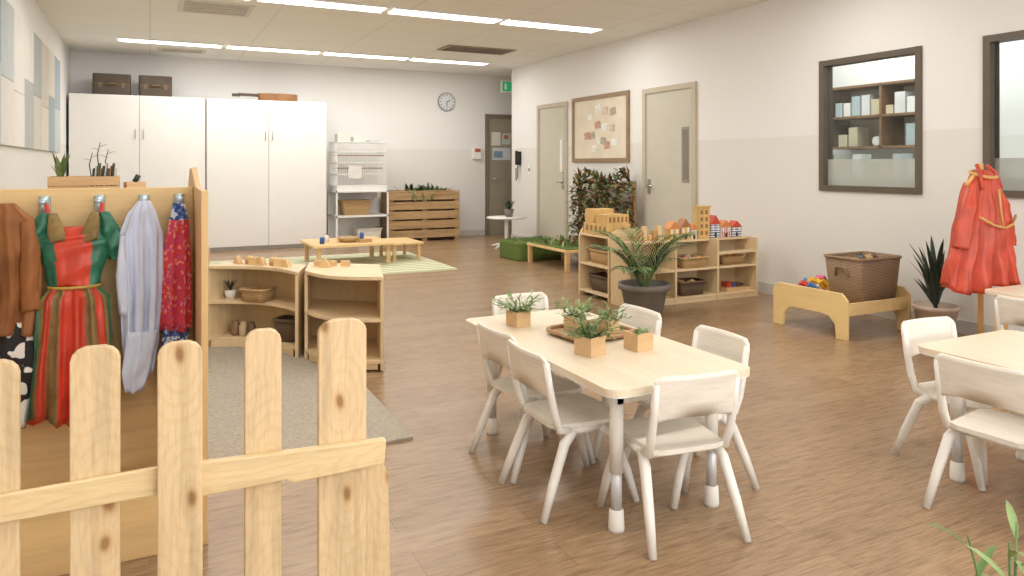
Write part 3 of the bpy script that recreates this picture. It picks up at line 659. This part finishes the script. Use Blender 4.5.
# ---------------- right shelf ----------------
b=MB('low_display_shelf'); x0,x1,y0,y1,h=3.72,5.2,5.2,5.5,.56
for x in (x0,x0+.49,x0+.98,x1-.02): b.bx(x,x+.02,y0,y1-.012,0,h,BIRCHZ)
for z in (.04,.29): b.bx(x0+.02,x1-.02,y0+.004,y1-.012,z,z+.018,BIRCH)
b.bx(x0+.02,x1-.02,y0+.11,y1-.012,h-.02,h-.001,BIRCH); b.bx(x0,x1,y1-.012,y1,.0,h,BIRCH); b.bx(x0+.02,x1-.02,y0+.01,y0+.03,0,.04,BIRCH)
b.bx(x0+.98,x1-.02,y0+.004,y0+.11,h-.14,h-.12,BIRCH); b.done(bevel=.002)
b=MB('low_display_shelf'); x0,x1,y0,y1,h=3.72,4.02,5.53,6.05,.60
for y in (y0,y1-.02): b.prism([(x0,0),(x1,0),(x1,h+.06),(x0+.1,h+.06),(x0+.03,h+.03),(x0,h-.03)],0,.02,BIRCHZ,Matrix.Translation((0,y+.02,0))@Matrix.Rotation(pi/2,4,'X'))
for z in (.04,.30,.578): b.bx(x0+.002,x1-.012,y0+.02,y1-.02,z,z+.02,BIRCH)
b.bx(x1-.012,x1,y0+.02,y1-.02,0,h,BIRCH); b.done(bevel=.002)
b=MB('wooden_castle'); YW=wood('castle_wood',(220,182,116),.8,2); CW=M('castle_window',(150,112,76))
b.bx(-.13,.13,-.2,.2,0,.10,YW); b.bx(-.12,.12,.05,.19,.10,.23,YW); b.bx(-.12,.12,-.19,.0,.10,.19,YW)
for k in range(5): b.bx(-.135,-.128,-.18+k*.075,-.15+k*.075,.03,.08,CW)
for k in range(5): b.bx(-.10+k*.045,-.10+k*.045+.022,-.196,-.189,.12,.17,CW)
b.done((3.87,5.79,.601),0,.004)
def house(loc,w,h,body,roof,name='toy_house'):
    b=MB(name); b.bx(-w/2,w/2,-.04,.04,0,h*.6,body); T=Matrix.Rotation(pi/2,4,'X'); b.prism([(-w/2-.008,h*.6),(w/2+.008,h*.6),(0,h)],-.045,.045,roof,T)
    b.bx(-.012,.012,-.042,-.039,0,h*.25,BLACK)
    for z in (.33,.45):
        for sx in (-1,1): b.bx(sx*w*.28-.01,sx*w*.28+.01,-.042,-.039,h*z,h*z+.02,WHITE)
    b.done(loc)
b=MB('block_tower'); b.bx(-.068,.068,-.04,.04,0,.29,YW)
for i in range(4):
    for sx in (-1,1): b.bx(sx*.028-.014,sx*.028+.014,-.042,-.039,.03+i*.065,.068+i*.065,CW)
b.bx(-.074,.074,-.05,.05,.29,.305,YW); b.done((4.68,5.40,.5605),0,.003)
BS=stripes('blue_white_stripe',(60,100,160),(235,232,226),2,14); RS=stripes('red_white_stripe',(200,70,60),(235,230,224),0,14)
RR=M('toy_red',(206,80,54),.5); OR_=M('toy_orange',(216,140,76),.5)
house((4.82,5.40,.5605),.11,.21,BS,RR); house((4.95,5.40,.5605),.12,.16,RS,OR_); house((5.085,5.40,.5605),.12,.15,BS,RR)
house((4.33,5.40,.5605),.11,.17,YW,OR_,'toy_cottage'); house((4.46,5.40,.5605),.10,.19,YW,M('toy_brown_roof',(170,116,70),.5),'toy_cottage'); house((4.56,5.40,.5605),.07,.14,M('toy_cream',(234,222,196),.5),OR_,'toy_cottage')
b=MB('toy_block_row')
for k in range(6): b.bx(k*.055,k*.055+.04,-.02,.02,0,.05+.04*(k%3),M('tb_%d'%(k%3),((216,176,110),(190,150,96),(230,200,150))[k%3],.6))
b.done((3.90,5.42,.5605))
FI=[RR,M('fill_yellow',(226,190,80)),BL,M('fill_green',(110,150,96)),BK]
basket('shelf_basket',(4.48,5.33,.309),.3,.2,.09,BASKL,fill=FI); basket('shelf_basket',(4.45,5.33,.059),.3,.2,.12,BASKD,fill=[BK,YW])
basket('shelf_basket',(4.96,5.35,.309),.26,.18,.07,BASKL,fill=[BK,YW,OR_])
b=MB('wooden_tray_toys'); b.bx(-.15,.15,-.09,.09,0,.03,BK); b.bx(-.1,-.04,-.04,.04,.03,.08,RR); b.bx(.02,.1,-.04,.04,.03,.06,BASKD); b.bx(-.03,.01,-.04,.04,.03,.07,BL); b.done((5.0,5.33,.0585))
basket('shelf_basket',(3.87,5.79,.321),.2,.34,.12,BASKL); basket('shelf_basket',(3.87,5.79,.061),.2,.34,.14,BASKD)
# palm
b=MB('potted_palm'); b.lathe([(.13,0),(.15,.02),(.19,.22),(.215,.225),(.215,.27),(.195,.27),(.185,.22),(0,.21)],(0,0,0),GREY,36)
b.lathe([(.18,.212),(0,.225)],(0,0,0),SOIL,20,cap0=False)
for k in range(19):
    a=k*2.4+.3; e=(1.7,3.0,5.0,8.0)[k%4]; L=(.50,.60,.66,.62)[k%4]; p=Vector((0.02*math.cos(a),.02*math.sin(a),.21)); d=Vector((math.cos(a),math.sin(a),e)).normalized(); pts=[p]
    for j in range(12): d=(d+Vector((math.cos(a)*.04,math.sin(a)*.04,-.03-.012*j))).normalized(); pts.append(pts[-1]+d*L/12)
    b.tube(pts,[.005-.0003*j for j in range(13)],LEAF,5)
    for j in range(4,13):
        dd=(pts[j]-pts[j-1]).normalized(); sd=dd.cross(Vector((0,0,1))).normalized()
        for sg in (-1,1):
            for q in (0,.5): b.leaf(pts[j-1].lerp(pts[j],q),dd*.8+sd*sg*.7+Vector((0,0,.1)),.16-.011*abs(j-8),.013,random.choice([LEAF,LEAFP,LEAF2]),.6,3)
b.done((3.68,4.95,0))
# foliage screen
b=MB('foliage_screen'); ys0,ys1=7.3,8.55
for y in (ys0,7.9,ys1): b.bx(5.26,5.30,y-.02,y+.02,0,1.05,PALLET)
for z in (.15,.6,1.0): b.bx(5.26,5.28,ys0,ys1,z,z+.03,PALLET)
for k in range(2100):
    y=random.uniform(ys0-.06,ys1+.06); top=1.12+.08*math.sin(y*7)+.05*math.sin(y*17+1)-.10*abs((y-7.92)/.62)**4
    z=.06+(top-.06)*random.random()**.9
    m=random.choice([LEAFR,LEAFB,LEAF2,LEAF,LEAFB,LEAFP,LEAFR]); b.leaf((5.28+random.uniform(-.13,.0),y,z),(-random.uniform(.2,1),random.uniform(-1,1),random.uniform(-.7,.9)),random.uniform(.05,.10),.04,m,.4,3)
for k in range(40):
    y=random.uniform(ys0,ys1); b.leaf((5.24,y,1.05+.05*math.sin(y*7)),(-.3,random.uniform(-1,1),1.2),random.uniform(.1,.2),.03,random.choice([LEAFB,LEAFR,LEAF]),.5,4)
b.done()
# turf + low bench
TURF=M('artificial_turf',(96,116,54),.95,.3,60,bmp=1)
b=MB('low_turf_table'); b.bx(4.35,4.92,7.35,8.35,.22,.25,YEL); b.bx(4.38,4.89,7.38,8.32,.25,.262,TURF)
for x in (4.36,4.86):
    for y in (7.36,8.29): b.bx(x,x+.05,y,y+.05,0,.22,YELZ)
b.done(bevel=.002)
b=MB('turf_mound'); b.prism(rrect(4.25,4.95,8.42,9.0,.06,4),0,.24,TURF)
for k in range(300): b.leaf((random.uniform(4.27,4.93),random.uniform(8.44,8.98),.235),(random.uniform(-.5,.5),random.uniform(-.5,.5),1),.04,.01,LEAF,.2,2)
b.done(bevel=.02)
b=MB('turf_table_plants')
for k in range(80): b.leaf((random.uniform(4.42,4.86),random.uniform(7.5,8.3),.263),(random.uniform(-.6,.6),random.uniform(-.6,.6),1),random.uniform(.05,.14),.03,random.choice([LEAF,LEAFP,LEAFR]),.5,3)
b.done()
b=MB('round_pouf'); b.lathe([(.1,0),(.2,.03),(.22,.08),(.19,.14),(.0,.16)],(0,0,0),M('tan_pouf',(208,190,162),.9,.1),28); b.done((4.62,7.08,0))
# ---------------- doll bed + basket ----------------
b=MB('toy_bed'); Y2=wood('bed_yellow',(236,206,146),.93,1); x0,x1,y0,y1=4.43,5.12,3.58,4.27
for x in (x0,x1-.02):
    b.prism([(y0,.0),(y0+.10,.0),(y0+.11,.10),(y0+.16,.15),(y0+.22,.16),(y1-.22,.16),(y1-.16,.15),(y1-.11,.10),(y1-.10,0),(y1,0),(y1,.28),(y1-.05,.33),(y0+.05,.33),(y0,.28)],0,.02,Y2,TT(x))
b.bx(x0+.02,x1-.02,y0+.02,y1-.02,.2,.215,Y2); b.bx(x0+.02,x1-.02,y0+.01,y0+.03,.17,.26,Y2); b.bx(x0+.02,x1-.02,y1-.03,y1-.01,.17,.26,Y2); b.done(bevel=.004)
basket('wicker_basket',(4.855,3.79,.216),.46,.33,.34,BASK,.0,True)
b=MB('basket_toys'); 
for k in range(5): b.box((4.74+.06*k,3.79,.49),(.05,.12,.12),M('bt_%d'%(k%3),((200,170,120),(120,90,60),(90,110,120))[k%3],.6),(.2*k,.3,k))
b.done()
b=MB('colourful_toy_pile')
for k in range(18):
    c=((210,60,56),(230,180,50),(70,126,190),(220,100,146),(240,235,225))[k%5]; b.box((random.uniform(4.52,4.8),random.uniform(4.04,4.19),.24+.10*random.random()),(.08,.06,.035),M('toyc_%d'%(k%5),c,.5),(random.random(),random.random(),random.random()*3))
b.done()
# strappy plant
b=MB('strap_leaf_plant'); PT=M('stone_pot',(206,188,170),.8,.08,14); b.lathe([(.09,0),(.11,.02),(.145,.2),(.155,.2),(.155,.23),(.14,.23),(.13,.19),(0,.19)],(0,0,0),PT,32)
b.tube([(0,0,.18),(.0,.01,.4)],.014,SOIL,8)
for k in range(34):
    a=k*2.4; e=random.uniform(1.2,5); b.leaf((.02*math.cos(a),.02*math.sin(a),.2+.24*random.random()),(math.cos(a),math.sin(a),e),random.uniform(.22,.36),.036,LEAF2,.3,6)
b.done((5.14,3.40,0))
# ---------------- red costume on stand ----------------
b=MB('red_costume_on_stand'); HON=M('honey_leg',(222,176,112),.5); X,Y=4.74,2.84
b.tube([(X,Y,0.02),(X,Y,1.26)],.016,HON); b.tube([(X-.2,Y,.02),(X+.2,Y,.02)],.018,HON); b.tube([(X,Y-.12,.02),(X,Y+.15,.02)],.018,HON)
b.tube([(X-.15,Y+.0,1.12),(X-.06,Y,1.19),(X,Y,1.21),(X+.06,Y,1.19),(X+.15,Y,1.12)],.012,HON)
ORG=M('satin_orange_red',(200,76,52),.4,.22,9); GOLD=M('gold_trim',(214,168,96),.4,.1)
b.loft([(X+.01,Y,1.22,.05,.04),(X+.01,Y-.01,1.15,.11,.06),(X,Y-.01,1.0,.17,.09),(X,Y-.01,.85,.22,.10),(X,Y,.65,.28,.11),(X,Y,.48,.32,.12)],ORG,seg=96,folds=12,amp=.36,hem=.03)
b.tube([(X+.01+.085*math.cos(a),Y-.01+.065*math.sin(a),1.19+.02*math.sin(a)) for a in [2*pi*k/20 for k in range(21)]],.011,GOLD,6)
for sx in (-1,1):
    b.tube([(X+.01+sx*.05,Y,1.25),(X+.01+sx*.08,Y-.04,1.2),(X+sx*.10,Y-.07,1.1)],.012,ORG,8)
    b.loft([(X+sx*.10,Y,1.14,.03,.04),(X+sx*.16,Y-.02,1.0,.055,.05),(X+sx*.2,Y-.03,.86,.07,.04),(X+sx*.22,Y-.03,.74,.08,.04)],ORG,seg=36,folds=5,amp=.4)
b.tube([(X-.19,Y-.11,.93),(X-.1,Y-.14,.88),(X,Y-.15,.86),(X+.1,Y-.14,.88),(X+.18,Y-.11,.93)],.008,GOLD,6)
b.tube([(X-.02,Y-.125,1.1),(X-.03,Y-.14,.98),(X-.02,Y-.15,.86)],.007,GOLD,6)
b.done(rz=0)
# foreground plant
b=MB('tall_potted_plant'); b.lathe([(.08,0),(.12,.22),(.13,.22),(.13,.25),(.11,.25),(.10,.2),(0,.2)],(0,0,0),GREY)
for k in range(4):
    a=k*1.6+.4; L=random.uniform(.32,.44); tip=Vector((math.cos(a)*.07,math.sin(a)*.07,.2+L)); b.tube([(0,0,.2),(tip.x*.4,tip.y*.4,.2+L*.5),tip],[.006,.004,.002],LEAF,6)
    for j in range(4):
        t=.5+.14*j; q=Vector((tip.x*t,tip.y*t,.2+L*t)); aa=a+j*2.2; b.leaf(q,(math.cos(aa),math.sin(aa),.9),.09,.016,random.choice([LEAF,LEAFP]),.5,4)
b.done((1.43,.80,0))
# ---------------- camera ----------------
cam=bpy.data.cameras.new('camera'); co=bpy.data.objects.new('camera',cam); SC.collection.objects.link(co)
f=730.; cam.sensor_width=36; cam.lens=36*f/1024; cam.shift_y=-(288-165)/1024.
co.location=(0,0,1.25); co.rotation_euler=(pi/2,0,-math.atan(362/730)); cam.clip_start=.05
SC.camera=co
